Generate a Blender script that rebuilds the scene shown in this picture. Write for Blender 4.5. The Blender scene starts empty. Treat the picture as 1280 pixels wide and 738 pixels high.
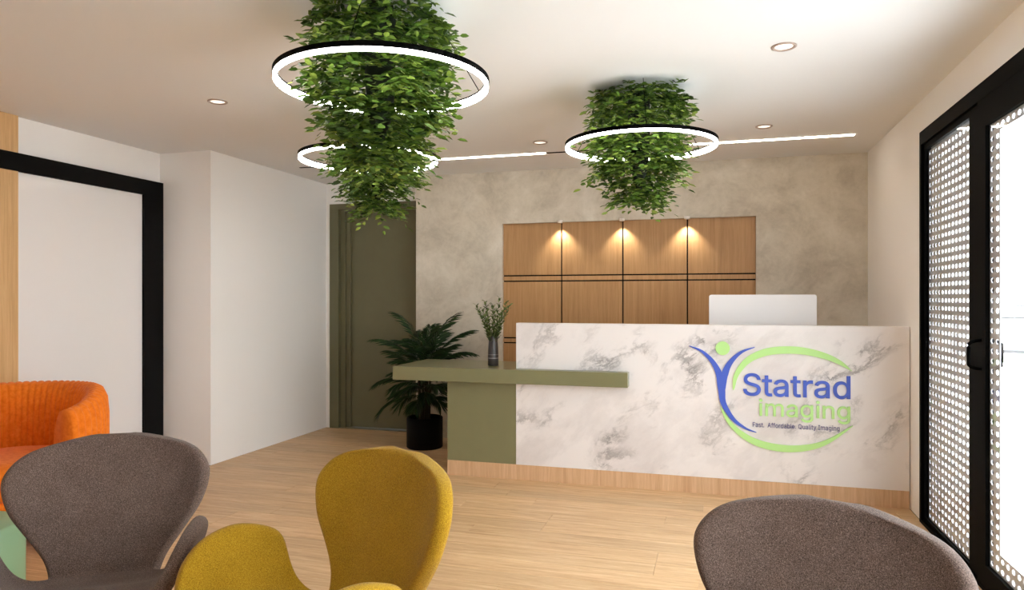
import bpy, bmesh, math, random
import numpy as np
from mathutils import Vector, Matrix, Euler

# ------------------------------------------------------------------ camera, world, exposure
SC = bpy.context.scene
COL = SC.collection
R = math.radians
YAW = 16.2125
cam_data = bpy.data.cameras.new('camera')
cam_data.sensor_width = 36.0
cam_data.lens = 36.0 * 877 / 1280
cam_data.shift_y = 5 / 1280
cam_data.clip_start = 0.05
cam = bpy.data.objects.new('camera', cam_data)
cam.location = (0, 0, 1.3)
cam.rotation_euler = (R(90), 0, R(YAW))
COL.objects.link(cam)
SC.camera = cam

world = bpy.data.worlds.new('sky')
SC.world = world
world.use_nodes = True
bg = world.node_tree.nodes['Background']
bg.inputs[0].default_value = (0.90, 0.96, 1.0, 1)
bg.inputs[1].default_value = 5.2

sun_data = bpy.data.lights.new('sun', 'SUN')
sun_data.energy = 4.8
sun_data.angle = R(1.0)
sun_data.color = (1.0, 0.99, 0.97)
sun = bpy.data.objects.new('sun', sun_data)
sun.rotation_euler = Vector((0.22, -0.62, -0.75)).to_track_quat('-Z', 'Y').to_euler()   # along the facade, never into the room
COL.objects.link(sun)

SC.view_settings.view_transform = 'Standard'
SC.view_settings.look = 'None'
SC.view_settings.gamma = 1.0
SC.view_settings.exposure = 1.08
SC.view_settings.use_curve_mapping = False
SC.cycles.max_bounces = 8
SC.cycles.diffuse_bounces = 6
SC.cycles.transparent_max_bounces = 12
SC.cycles.sample_clamp_indirect = 6.0
SC.cycles.caustics_reflective = False
SC.cycles.caustics_refractive = False

WARM = (1.0, 0.97, 0.93)
RING_GLOW = 9.5        # radiance of the ring diffusers
LINE_GLOW = 10.0        # radiance of the lit ceiling strips
DOWN_W = 4.0          # watts of each downlight
NICHE_W = 5.5          # watts of each niche spot
DISC_GLOW = .45

CEIL = 2.462
XR, XL, YB, YD, YF = 1.154, -4.274, 6.12, 6.30, -1.6   # right wall, left wall, plaster wall, door wall, wall behind camera
XBLK, YBLK = -3.79, 4.606                              # corner of the white block on the left
random.seed(7)

# ------------------------------------------------------------------ helpers
def lin(c):
    return tuple(((x/255)/12.92 if x/255 <= .04045 else ((x/255+.055)/1.055)**2.4) for x in c) + (1.0,)

class NT:
    """tiny node-tree builder"""
    def __init__(self, name):
        self.m = bpy.data.materials.new(name); self.m.use_nodes = True
        self.t = self.m.node_tree; self.n = self.t.nodes
        self.b = self.n['Principled BSDF']; self.out = self.n['Material Output']
    def add(self, kind, **kw):
        nd = self.n.new(kind)
        for k, v in kw.items():
            if k == 'op': nd.operation = v
            elif hasattr(nd, k) and k not in nd.inputs: setattr(nd, k, v)
        for k, v in kw.items():
            if k in nd.inputs: nd.inputs[k].default_value = v
        return nd
    def link(self, a, b): self.t.links.new(a, b)
    def math(self, op, a, b=None):
        nd = self.n.new('ShaderNodeMath'); nd.operation = op
        for i, v in enumerate((a, b)):
            if v is None: continue
            if isinstance(v, (int, float)): nd.inputs[i].default_value = v
            else: self.link(v, nd.inputs[i])
        return nd.outputs[0]
    def coords(self, scale=(1, 1, 1), kind='Object', rot=(0, 0, 0), loc=(0, 0, 0)):
        tc = self.n.new('ShaderNodeTexCoord'); mp = self.n.new('ShaderNodeMapping')
        mp.inputs['Scale'].default_value = scale; mp.inputs['Rotation'].default_value = rot
        mp.inputs['Location'].default_value = loc
        self.link(tc.outputs[kind], mp.inputs[0]); return mp.outputs[0]
    def noise(self, vec, scale, detail=4, rough=.55, dist=0):
        nd = self.add('ShaderNodeTexNoise', Scale=scale, Detail=detail, Roughness=rough, Distortion=dist)
        if vec is not None: self.link(vec, nd.inputs['Vector'])
        return nd.outputs['Fac']
    def ramp(self, fac, stops):
        nd = self.n.new('ShaderNodeValToRGB'); e = nd.color_ramp.elements
        while len(e) < len(stops): e.new(.5)
        for el, (p, c) in zip(e, stops):
            el.position = p; el.color = c if len(c) == 4 else lin(c)
        self.link(fac, nd.inputs[0]); return nd.outputs[0]
    def mix(self, fac, a, b, mode='MIX'):
        nd = self.n.new('ShaderNodeMix'); nd.data_type = 'RGBA'; nd.blend_type = mode
        for i, v in ((0, fac), (6, a), (7, b)):
            if isinstance(v, (int, float, tuple)): nd.inputs[i].default_value = v
            else: self.link(v, nd.inputs[i])
        return nd.outputs[2]
    def bump(self, h, strength=.2, dist=.01):
        nd = self.n.new('ShaderNodeBump'); nd.inputs['Strength'].default_value = strength
        nd.inputs['Distance'].default_value = dist
        self.link(h, nd.inputs['Height']); self.link(nd.outputs[0], self.b.inputs['Normal'])
    def set(self, **kw):
        for k, v in kw.items():
            i = self.b.inputs[k.replace('_', ' ')]
            if hasattr(v, 'is_linked'): self.link(v, i)
            else: i.default_value = v
        return self

def plain(name, rgb, rough=.5, metal=0, spec=.5, grain=0.0):
    t = NT(name); t.set(Roughness=rough, Metallic=metal)
    t.b.inputs['Specular IOR Level'].default_value = spec
    if grain:
        v = t.coords(); f = t.noise(v, 9, 5)
        a = tuple(c*(1-grain) for c in lin(rgb)[:3])+(1,); b = tuple(min(1, c*(1+grain)) for c in lin(rgb)[:3])+(1,)
        t.set(Base_Color=t.ramp(f, [(.3, a), (.7, b)]))
    else: t.set(Base_Color=lin(rgb))
    return t.m

def glow(name, rgb, strength):
    t = NT(name); t.set(Base_Color=(.9, .9, .9, 1), Emission_Color=rgb+(1,), Emission_Strength=strength); return t.m

def tag(o, label=None, cat=None, group=None, kind=None):
    if label: o['label'] = label
    if cat: o['category'] = cat
    if group: o['group'] = group
    if kind: o['kind'] = kind
    return o

def empty(name, loc, rz=0, label=None, cat=None, group=None):
    o = bpy.data.objects.new(name, None); o.empty_display_size = .1
    COL.objects.link(o); o.location = loc; o.rotation_euler = (0, 0, rz)
    return tag(o, label, cat, group)

def link_mesh(name, me, parent=None, loc=None):
    o = bpy.data.objects.new(name, me); COL.objects.link(o)
    if parent: o.parent = parent
    if loc is not None: o.location = loc
    return o

def obj(name, bm, m, parent=None, smooth=False, loc=None):
    bmesh.ops.recalc_face_normals(bm, faces=bm.faces[:])
    me = bpy.data.meshes.new(name); bm.to_mesh(me); bm.free()
    if m: me.materials.append(m)
    if smooth:
        for p in me.polygons: p.use_smooth = True
    return link_mesh(name, me, parent, loc)

def pyobj(name, verts, faces, m, parent=None, smooth=False):
    me = bpy.data.meshes.new(name); me.from_pydata(verts, [], faces); me.update()
    if m: me.materials.append(m)
    if smooth:
        for p in me.polygons: p.use_smooth = True
    return link_mesh(name, me, parent)

def box(bm, x0, x1, y0, y1, z0, z1, bevel=0, seg=2):
    b2 = bmesh.new(); bmesh.ops.create_cube(b2, size=1)
    for v in b2.verts:
        v.co = Vector(((x0+x1)/2 + v.co.x*(x1-x0), (y0+y1)/2 + v.co.y*(y1-y0), (z0+z1)/2 + v.co.z*(z1-z0)))
    if bevel: bmesh.ops.bevel(b2, geom=b2.edges[:], offset=bevel, segments=seg, affect='EDGES', profile=.5)
    me = bpy.data.meshes.new('tmp'); b2.to_mesh(me); b2.free(); bm.from_mesh(me); bpy.data.meshes.remove(me)
    return bm

def boxes(*bs, bevel=0):
    bm = bmesh.new()
    for b in bs: box(bm, *b, bevel=bevel)
    return bm

def tube(bm, pts, r, n=8, cap=True):
    pts = [Vector(p) for p in pts]; rings = []
    rs = r if isinstance(r, (list, tuple)) else [r]*len(pts)
    up = Vector((0, 0, 1))
    for i, p in enumerate(pts):
        d = (pts[min(i+1, len(pts)-1)] - pts[max(i-1, 0)]).normalized()
        a = d.cross(up) if abs(d.z) < .95 else d.cross(Vector((1, 0, 0)))
        a.normalize(); b = d.cross(a)
        rings.append([bm.verts.new(p + (a*math.cos(2*math.pi*k/n) + b*math.sin(2*math.pi*k/n))*rs[i]) for k in range(n)])
    for i in range(len(rings)-1):
        for k in range(n): bm.faces.new((rings[i][k], rings[i][(k+1) % n], rings[i+1][(k+1) % n], rings[i+1][k]))
    if cap: bm.faces.new(rings[0][::-1]); bm.faces.new(rings[-1])
    return bm

def lathe(bm, prof, n=32, c=(0, 0, 0), closed=False):
    """revolve (r, z) points; r=0 ends close to a point"""
    rings = []
    for r, z in prof:
        if r < 1e-6: rings.append([bm.verts.new((c[0], c[1], c[2]+z))])
        else: rings.append([bm.verts.new((c[0]+r*math.cos(2*math.pi*k/n), c[1]+r*math.sin(2*math.pi*k/n), c[2]+z)) for k in range(n)])
    pairs = list(zip(rings, rings[1:])) + ([(rings[-1], rings[0])] if closed else [])
    for a, b in pairs:
        for k in range(n):
            k2 = (k+1) % n
            if len(a) == 1 and len(b) > 1: bm.faces.new((a[0], b[k], b[k2]))
            elif len(b) == 1 and len(a) > 1: bm.faces.new((a[k], b[0], a[k2]))
            elif len(a) > 1: bm.faces.new((a[k], a[k2], b[k2], b[k]))
    return bm

def struct(name, bm, m, parent=None):
    o = obj(name, bm, m, parent)
    if parent is None: o['kind'] = 'structure'
    return o

def crm(xs, ys, x):
    """monotone-ish cubic (Catmull-Rom) interpolation of a table"""
    xs = list(xs); n = len(xs)
    for i in range(n-1):
        if x <= xs[i+1] or i == n-2: break
    t = (x-xs[i])/(xs[i+1]-xs[i]); t = min(max(t, 0), 1)
    y0, y1 = ys[i], ys[i+1]
    def slope(k):
        if k == 0: return (ys[1]-ys[0])/(xs[1]-xs[0])
        if k == n-1: return (ys[-1]-ys[-2])/(xs[-1]-xs[-2])
        a = (ys[k]-ys[k-1])/(xs[k]-xs[k-1]); b = (ys[k+1]-ys[k])/(xs[k+1]-xs[k])
        return 0 if a*b <= 0 else 2*a*b/(a+b)
    h = xs[i+1]-xs[i]; m0, m1 = slope(i)*h, slope(i+1)*h
    return (2*t**3-3*t**2+1)*y0 + (t**3-2*t**2+t)*m0 + (-2*t**3+3*t**2)*y1 + (t**3-t**2)*m1

def sstep(a, b, x):
    t = min(max((x-a)/(b-a), 0), 1); return t*t*(3-2*t)

def at_view(X, d):
    """floor point X to the right and d ahead of the camera"""
    s, c = math.sin(R(YAW)), math.cos(R(YAW)); return (c*X - s*d, s*X + c*d)

# ------------------------------------------------------------------ materials
M = {}
M['wall'] = plain('white_wall_paint', (244, 241, 238), .85, spec=.2)
M['ceiling'] = plain('white_ceiling_paint', (231, 231, 231), .9, spec=.15)
M['black'] = plain('black_metal', (4, 4, 4), .65, spec=.05)
M['black_soft'] = plain('black_matte', (2, 2, 2), .6, spec=.15)
M['olive'] = plain('olive_lacquer', (122, 120, 88), .28, grain=.03)
M['olive_door'] = plain('olive_door_paint', (104, 101, 74), .45, grain=.03)
M['frost'] = plain('frosted_white_glass', (236, 232, 230), .12, spec=.5)
M['chrome'] = plain('brushed_aluminium', (190, 190, 190), .3, 1)
M['white_plastic'] = plain('white_plastic', (236, 234, 234), .35)
M['mint'] = plain('mint_lacquer', (140, 176, 138), .45)
M['screen_metal'] = plain('grey_screen_metal', (206, 206, 212), .6)
M['blue'] = plain('blue_acrylic', (66, 94, 196), .4)
M['navy'] = plain('navy_acrylic', (58, 56, 120), .4)
M['lime'] = plain('lime_acrylic', (180, 226, 142), .4)
M['stem'] = plain('brown_stem', (58, 50, 34), .8)
M['soil'] = plain('dark_soil', (30, 24, 20), .95)
M['terrace'] = plain('pale_terrace_concrete', (226, 227, 228), .9, grain=.04)
M['rail'] = plain('grey_rail_metal', (64, 64, 66), .6)
M['trim_white'] = plain('white_trim', (235, 230, 225), .4)
M['ring_glow'] = glow('ring_diffuser', WARM, RING_GLOW)
M['line_glow'] = glow('strip_diffuser', (1, .9, .76), LINE_GLOW)
M['disc_glow'] = glow('lamp_disc', (1, .93, .82), DISC_GLOW)

def wood(name, c0, c1, c2, stretch, rough=.45, vary=.0, knots=False, gscale=1.0):
    t = NT(name)
    oi = t.n.new('ShaderNodeObjectInfo')
    tc = t.n.new('ShaderNodeTexCoord')
    off = t.add('ShaderNodeVectorMath', op='ADD')
    sc = t.add('ShaderNodeVectorMath', op='SCALE'); sc.inputs['Scale'].default_value = 37.0
    comb = t.n.new('ShaderNodeCombineXYZ')
    for i in range(3): t.link(oi.outputs['Random'], comb.inputs[i])
    t.link(comb.outputs[0], sc.inputs[0])
    t.link(tc.outputs['Object'], off.inputs[0]); t.link(sc.outputs[0], off.inputs[1])
    mp = t.n.new('ShaderNodeMapping'); mp.inputs['Scale'].default_value = stretch
    t.link(off.outputs[0], mp.inputs[0]); v = mp.outputs[0]
    big = t.noise(v, 3.0*gscale, 4, .6, .8); fine = t.noise(v, 22*gscale, 5, .65, .2)
    f = t.math('ADD', t.math('MULTIPLY', big, .65), t.math('MULTIPLY', fine, .35))
    colr = t.ramp(f, [(.32, c0), (.5, c1), (.68, c2)])
    if vary:
        hv = t.n.new('ShaderNodeHueSaturation')
        mr = t.n.new('ShaderNodeMapRange'); t.link(oi.outputs['Random'], mr.inputs[0])
        mr.inputs[3].default_value = 1-vary; mr.inputs[4].default_value = 1+vary*.6
        t.link(mr.outputs[0], hv.inputs['Value']); t.link(colr, hv.inputs['Color']); colr = hv.outputs[0]
    t.set(Base_Color=colr, Roughness=rough); t.bump(fine, .05, .002)
    return t.m
M['oak_floor'] = wood('light_oak_floor', (180, 138, 97), (208, 171, 127), (228, 197, 156), (.8, 12, 12), .42, .11)
M['oak_panel'] = wood('oak_veneer', (164, 122, 78), (180, 138, 92), (194, 152, 106), (14, 14, .5), .45, .03)
M['oak_kick'] = wood('pale_oak_veneer', (190, 150, 112), (206, 168, 130), (220, 184, 146), (14, 14, .6), .5)
M['oak_wall'] = wood('golden_oak_veneer', (196, 152, 100), (212, 170, 118), (224, 184, 132), (14, 14, .5), .5)

def plaster():
    t = NT('grey_plaster'); v = t.coords()
    a = t.noise(v, 1.3, 6, .62, 1.2); b = t.noise(v, 6, 8, .7, .6); c = t.noise(v, 38, 4, .7)
    f = t.math('ADD', t.math('MULTIPLY', a, .55), t.math('ADD', t.math('MULTIPLY', b, .33), t.math('MULTIPLY', c, .12)))
    t.set(Base_Color=t.ramp(f, [(.38, (184, 175, 160)), (.5, (208, 200, 185)), (.62, (224, 217, 204))]), Roughness=.8)
    t.b.inputs['Specular IOR Level'].default_value = .25
    t.bump(b, .12, .01); return t.m
M['plaster'] = plaster()

def marble():
    t = NT('white_veined_marble'); v = t.coords((1, 1, 1), rot=(0, R(38), 0))
    st = t.n.new('ShaderNodeMapping'); st.inputs['Scale'].default_value = (.75, 1, 1.35); t.link(v, st.inputs[0]); v = st.outputs[0]
    w = t.add('ShaderNodeTexNoise', Scale=2.2, Detail=6, Roughness=.6); t.link(v, w.inputs['Vector'])
    vm = t.add('ShaderNodeVectorMath', op='MULTIPLY_ADD'); t.link(w.outputs['Color'], vm.inputs[0])
    vm.inputs[1].default_value = (.55, .55, .55); t.link(v, vm.inputs[2])
    n1 = t.noise(vm.outputs[0], 2.1, 8, .66)
    ridge = t.math('SUBTRACT', 1.0, t.math('MULTIPLY', t.math('ABSOLUTE', t.math('SUBTRACT', n1, .5)), 13.0))
    ridge = t.math('MAXIMUM', ridge, 0.0); ridge = t.math('POWER', ridge, 2.2)
    mask = t.ramp(t.noise(v, 2.3, 3, .5), [(.49, (0, 0, 0, 1)), (.70, (1, 1, 1, 1))])
    vein = t.math('MULTIPLY', ridge, mask)
    cloud = t.ramp(t.noise(vm.outputs[0], 1.7, 5, .6), [(.28, (206, 200, 199)), (.5, (230, 225, 224))])
    t.set(Base_Color=t.mix(vein, cloud, lin((98, 92, 92))), Roughness=.32); return t.m
M['marble'] = marble()

def fabric(name, dark, mid, light, scale=620, relief=.45):
    t = NT(name); v = t.coords()
    a = t.noise(v, scale, 2, .6); b = t.noise(v, scale*.45, 3, .6); c = t.noise(v, 7, 3)
    f = t.math('ADD', t.math('MULTIPLY', a, .62), t.math('ADD', t.math('MULTIPLY', b, .28), t.math('MULTIPLY', c, .10)))
    t.set(Base_Color=t.ramp(f, [(.36, dark), (.5, mid), (.64, light)]), Roughness=.95)
    t.b.inputs['Specular IOR Level'].default_value = .1
    t.b.inputs['Sheen Weight'].default_value = .12; t.b.inputs['Sheen Roughness'].default_value = .5
    t.bump(a, relief, .003); return t.m
M['grey_fabric'] = fabric('brown_grey_wool', (48, 38, 34), (98, 81, 73), (146, 126, 115))
M['yellow_fabric'] = fabric('mustard_wool', (112, 82, 14), (166, 127, 26), (198, 158, 48))
M['orange_fabric'] = fabric('orange_velvet', (224, 110, 24), (234, 122, 32), (240, 132, 44), 45, .15)

def leafmat(name, stops, rough=.42, transl=.25):
    t = NT(name)
    g = t.n.new('ShaderNodeNewGeometry'); oi = t.n.new('ShaderNodeObjectInfo')
    f = t.math('FRACT', t.math('ADD', g.outputs['Random Per Island'], oi.outputs['Random']))
    c = t.ramp(f, stops); t.set(Base_Color=c, Roughness=rough)
    t.b.inputs['Specular IOR Level'].default_value = .3
    tr = t.n.new('ShaderNodeBsdfTranslucent'); t.link(c, tr.inputs[0])
    mx = t.n.new('ShaderNodeMixShader'); mx.inputs[0].default_value = transl
    t.link(t.b.outputs[0], mx.inputs[1]); t.link(tr.outputs[0], mx.inputs[2]); t.link(mx.outputs[0], t.out.inputs[0])
    return t.m
M['leaf'] = leafmat('hanging_leaf', [(0, (44, 68, 22)), (.4, (74, 102, 36)), (.75, (102, 132, 50)), (1, (150, 170, 78))])
M['palm'] = leafmat('palm_leaf', [(0, (26, 46, 24)), (.6, (40, 66, 34)), (1, (58, 84, 44))], .4, .15)
M['sprig'] = leafmat('sprig_leaf', [(0, (64, 82, 40)), (.6, (92, 112, 58)), (1, (132, 148, 86))])
M['core'] = plain('dark_green_moss', (28, 36, 16), .95)

def glass():
    t = NT('clear_glass')
    tr = t.n.new('ShaderNodeBsdfTransparent'); gl = t.n.new('ShaderNodeBsdfGlossy'); gl.inputs['Roughness'].default_value = .02
    tr.inputs[0].default_value = (.96, .97, .97, 1)
    lw = t.n.new('ShaderNodeLayerWeight'); lw.inputs[0].default_value = .5      # Schlick reflectance, alike from both sides
    fr = t.math('ADD', t.math('MULTIPLY', t.math('POWER', lw.outputs['Facing'], 5.0), .9), .035)
    mx = t.n.new('ShaderNodeMixShader'); t.link(fr, mx.inputs[0])
    t.link(tr.outputs[0], mx.inputs[1]); t.link(gl.outputs[0], mx.inputs[2]); t.link(mx.outputs[0], t.out.inputs[0])
    return t.m
M['glass'] = glass()

# ------------------------------------------------------------------ structure
struct('floor', boxes((XL-.15, XR+.15, YF, YD+.1, -.12, -.012)), M['black_soft'])
floor = bpy.data.objects['floor']
# individual oak planks, butt-jointed in staggered rows (rows run along x)
PW, PL, GAP = .155, 1.26, .0012
plank_mesh = {}
def plank(x0, x1, y0, y1):
    key = (round(x1-x0, 2), round(y1-y0, 3))
    if key not in plank_mesh:
        w, d = (key[0]-GAP)/2, (y1-y0-GAP)/2
        b = bmesh.new(); box(b, -w, w, -d, d, -.012, 0)
        top = [e for e in b.edges if all(v.co.z > -.001 for v in e.verts)]
        bmesh.ops.bevel(b, geom=top, offset=.0010, segments=1, affect='EDGES')
        me = bpy.data.meshes.new('plank'); b.to_mesh(me); b.free(); me.materials.append(M['oak_floor']); plank_mesh[key] = me
    link_mesh('plank', plank_mesh[key], floor, ((x0+x1)/2, (y0+y1)/2, 0))
ry, row = YD, 0
rf = random.Random(3)
while ry > YF + .01:
    y1, y0 = ry, max(ry-PW, YF)
    xl = XBLK if y0 > YBLK - .02 else XL
    x = xl - rf.choice([.2, .45, .62, .84, 1.05])
    while x < XR - .001:
        a, b = max(x, xl), min(x+PL, XR)
        if y1 < 1.0:                      # behind the camera: longer, simpler boards
            b = min(a+2.8, XR)
            x = b
        else: x += PL
        if b-a > .02: plank(a, b, y0, y1)
    ry = y0; row += 1

struct('ceiling', boxes((XL-.15, XR+.15, YF-.15, YD+.15, CEIL, CEIL+.12)), M['ceiling'])
struct('wall_left', boxes((XL-.15, XL, YF, YBLK, 0, CEIL)), M['wall'])
struct('wall_block', boxes((XL-.15, XBLK, YBLK, YD, 0, CEIL)), M['wall'])
struct('wall_front', boxes((XL-.15, XR+.15, YF-.15, YF, 0, CEIL)), M['wall'])
WY0, WY1, WH = -.30, 4.606, 2.272                       # glazed opening in the right wall
struct('wall_right', boxes((XR, XR+.15, WY1, YD, 0, CEIL), (XR, XR+.15, YF, WY0, 0, CEIL), (XR, XR+.15, WY0, WY1, WH, CEIL)), M['wall'])
# wall with the olive door: white wall around a door opening
DX0, DX1, DZ = -3.744, -2.62, 2.255
struct('wall_door_side', boxes((XBLK, DX0, YD, YD+.15, 0, CEIL), (DX0, DX1, YD, YD+.15, DZ, CEIL), (DX1, -2.5, YD, YD+.15, 0, CEIL)), M['wall'])
# plaster wall standing 0.18 proud, with a shallow niche
NX0, NX1, NZ0, NZ1, ND = -1.871, .317, .60, 1.986, .055
wb = struct('wall_back', boxes((-2.725, NX0, YB, YD+.15, 0, CEIL), (NX1, XR+.15, YB, YD+.15, 0, CEIL), (NX0, NX1, YB, YD+.15, NZ1, CEIL), (NX0, NX1, YB, YD+.15, 0, NZ0), (NX0, NX1, YB+ND, YD+.15, NZ0, NZ1)), M['plaster'])
wb_back = obj('niche_backing', boxes((NX0, NX1, YB+ND-.006, YB+ND, NZ0, NZ1)), M['black_soft'], wb)
gx = [NX0, -1.327, -.781, -.234, NX1]; gz = [NZ0, .90, .945, 1.462, 1.512, NZ1]
G = .006
for i in range(4):
    for k in range(5):
        x0 = gx[i] + (G if i else 0); x1 = gx[i+1] - (G if i < 3 else 0)
        z0 = gz[k] + (G if k else 0); z1 = gz[k+1] - (G if k < 4 else 0)
        w, h = (x1-x0)/2, (z1-z0)/2
        b = bmesh.new(); box(b, -w, w, -.008, .008, -h, h, bevel=.0008, seg=1)
        obj('panel', b, M['oak_panel'], wb, loc=((x0+x1)/2, YB+ND-.014, (z0+z1)/2))

# wood cladding at far left: tall boards, in front of the frosted partition
cl = struct('trim_1', boxes((XL, XL+.012, .6, 3.393, 0, CEIL)), M['black_soft'])
y = 3.393
while y > .7:
    b = bmesh.new(); box(b, -.011, .011, -.3385, .3385, 0, CEIL-.004, bevel=.001, seg=1)
    obj('panel', b, M['oak_wall'], cl, loc=(XL+.023, y-.3395, .002)); y -= .68

# frosted glazed partition in a broad black frame, left wall
w2 = struct('window_2', boxes((XL, XL+.035, 4.411, 4.604, 0, 2.225), (XL, XL+.035, 3.2, 4.411, 2.108, 2.225), (XL, XL+.035, 3.2, 4.411, 0, .08)), M['black_soft'])
obj('pane', boxes((XL+.002, XL+.012, 3.2, 4.411, .08, 2.108)), M['frost'], w2)

# olive flush door with stepped frame
d1 = struct('door_1', boxes((DX0+.19, DX1-.19, YD+.085, YD+.125, .006, 2.19)), M['olive_door'])
obj('door_frame', boxes((DX0, DX0+.10, YD-.016, YD+.12, 0, DZ), (DX1-.10, DX1, YD-.016, YD+.12, 0, DZ), (DX0+.10, DX1-.10, YD-.016, YD+.12, DZ-.055, DZ),
    (DX0+.10, DX0+.15, YD+.03, YD+.12, 0, DZ-.055), (DX1-.15, DX1-.10, YD+.03, YD+.12, 0, DZ-.055), (DX0+.15, DX1-.15, YD+.03, YD+.12, DZ-.075, DZ-.055),
    (DX0+.15, DX0+.19, YD+.06, YD+.12, 0, DZ-.075), (DX1-.19, DX1-.15, YD+.06, YD+.12, 0, DZ-.075), (DX0, DX1, YD, YD+.15, -.012, .003)), M['olive_door'], d1)

# glazed front on the right
FX0, FX1 = XR-.012, XR+.09
wf = struct('trim_2', boxes((FX0, FX1, WY1-.036, WY1, 0, WH), (FX0, FX1, WY0, WY0+.1, 0, WH), (FX0, FX1, WY0+.1, WY1-.036, WH-.075, WH), (FX0, FX1, WY0+.1, WY1-.036, 0, .02)), M['black'])
def perforated(name, y0, y1, z0, z1, x, parent, border=None, py=.0560, pz=.0440):
    ny, nz = int(round((y1-y0)/py)), int(round((z1-z0)/pz)); py, pz = (y1-y0)/ny, (z1-z0)/nz
    V, F = [], []; vi = {}
    def vert(p):
        k = (round(p[1], 4), round(p[2], 4))
        if k not in vi: vi[k] = len(V); V.append(p)
        return vi[k]
    for i in range(ny):
        for k in range(nz):
            if border and border[0] <= i < ny-border[1] and border[2] <= k < nz-border[3]: continue
            cy, cz = y0+(i+.5)*py, z0+(k+.5)*pz
            cs = [vert((x, cy+a*py/2, cz+b*pz/2)) for a, b in ((1, -1), (1, 1), (-1, 1), (-1, -1))]
            o8 = [vert((x, cy+.0172*math.cos(R(-22.5+45*q)), cz+.0120*math.sin(R(-22.5+45*q)))) for q in range(8)]
            for q in range(4):
                F.append((cs[q], cs[(q+1) % 4], o8[(2*q+1) % 8], o8[(2*q) % 8]))
                F.append((cs[(q+1) % 4], o8[(2*q+2) % 8], o8[(2*q+1) % 8]))
    o = pyobj(name, V, F, M['screen_metal'], parent)
    md = o.modifiers.new('thickness', 'SOLIDIFY'); md.thickness = .004
    return o
# fixed light
w1 = struct('window_1', boxes((XR+.004, XR+.034, WY1-.062, WY1-.036, .02, WH-.075), (XR+.004, XR+.06, 3.665, 3.815, .02, WH-.075), (XR+.004, XR+.034, 3.815, WY1-.062, 2.165, WH-.075), (XR+.004, XR+.034, 3.815, WY1-.062, .02, .04)), M['black'])
obj('pane', boxes((XR+.014, XR+.019, 3.815, WY1-.062, .04, 2.165)), M['glass'], w1)
perforated('perforated_screen', 3.815, WY1-.062, .04, 2.150, XR+.026, w1)
def pull(parent, x, y, z0, z1, dx):
    b = bmesh.new(); n = 12; pts = []
    for k in range(n+1):
        a = math.pi*k/n; pts.append((x+dx*min(1, math.sin(a)*1.6), y, (z0+z1)/2 - math.cos(a)*(z1-z0)/2))
    tube(b, pts, .008, 8); obj('door_handle', b, M['black'], parent, True)
def slider(name, ya, yb, hand_y, border):
    a, c = ya+.13, yb-.10
    s = struct(name, boxes((XR-.010, XR+.020, ya, a, .02, WH-.075), (XR-.010, XR+.020, c, yb, .02, WH-.075), (XR-.010, XR+.020, a, c, 2.068, WH-.075), (XR-.010, XR+.020, a, c, .02, .12)), M['black'])
    obj('pane', boxes((XR+.002, XR+.006, a, c, .12, 2.068)), M['glass'], s)
    perforated('perforated_border', a, c, .12, 2.068, XR+.012, s, border)
    pull(s, XR-.010, hand_y, .985, 1.115, -.05); pull(s, XR+.020, hand_y, .985, 1.115, .05)
slider('door_2', 2.02, 3.665, 3.615, (2, 2, 2, 1))
slider('door_3', .42, 2.02, .50, (2, 2, 2, 1))
w3 = struct('window_3', boxes((XR+.006, XR+.06, -.20, -.12, .02, WH-.075), (XR+.006, XR+.06, .30, .42, .02, WH-.075), (XR+.006, XR+.06, -.12, .30, 2.16, WH-.075), (XR+.006, XR+.06, -.12, .30, .02, .045)), M['black'])
obj('pane', boxes((XR+.03, XR+.036, -.12, .30, .045, 2.16)), M['glass'], w3)

# outside: pale terrace and a far rail fence
struct('terrace', boxes((XR+.15, 30, -12, 40, -.12, -.03)), M['terrace'])
rf_ = empty('rail_fence', (4.0, 13.9, -.03), 0, 'pale rail fence outside beyond the sliding glass door', 'fence')
for z, t in ((.43, .03), (1.01, .015), (1.22, .015)):
    obj('rail', boxes((-.5, 14, -.02, .02, z-t, z+t)), M['rail'], rf_)
for k in range(9):
    obj('post', boxes((k*1.7-.03, k*1.7+.03, -.05, -.02, 0, 1.3)), M['rail'], rf_)

# ------------------------------------------------------------------ ceiling lights
def lamp_light(name, kind, energy, parent, loc, color=WARM, rot=(0, 0, 0), **kw):
    l = bpy.data.lights.new(name, kind); l.energy = energy; l.color = color
    for k, v in kw.items(): setattr(l, k, v)
    o = bpy.data.objects.new(name, l); COL.objects.link(o); o.parent = parent; o.location = loc; o.rotation_euler = rot
    return o

def downlight(x, y, label):
    t = empty('downlight', (x, y, CEIL), 0, label, 'ceiling light', 'recessed ceiling downlights')
    b = bmesh.new(); lathe(b, [(.040, 0), (.056, 0), (.056, -.004), (.050, -.007), (.040, -.003)], 32, closed=True); obj('trim_ring', b, M['ring_trim'], t, True)
    b = bmesh.new(); lathe(b, [(0, -.001), (.040, -.001)], 32); obj('lens', b, M['disc_glow'], t)
    lamp_light('downlight_lamp', 'SPOT', DOWN_W, t, (0, 0, -.02), spot_size=R(150), spot_blend=1.0, shadow_soft_size=.04)
M['ring_trim'] = plain('dull_metal_trim', (176, 158, 146), .4, .3)
downlight(.30, 3.446, 'round recessed downlight in the ceiling nearest the glass door, largest of them')
downlight(.31, 5.003, 'small round recessed downlight just above the right lit ceiling strip')
downlight(-1.252, 5.051, 'small round recessed downlight above the left end of the dark gap in the ceiling strip')
downlight(-2.814, 3.478, 'round recessed downlight on the left of the ceiling above the white block wall')

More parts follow.
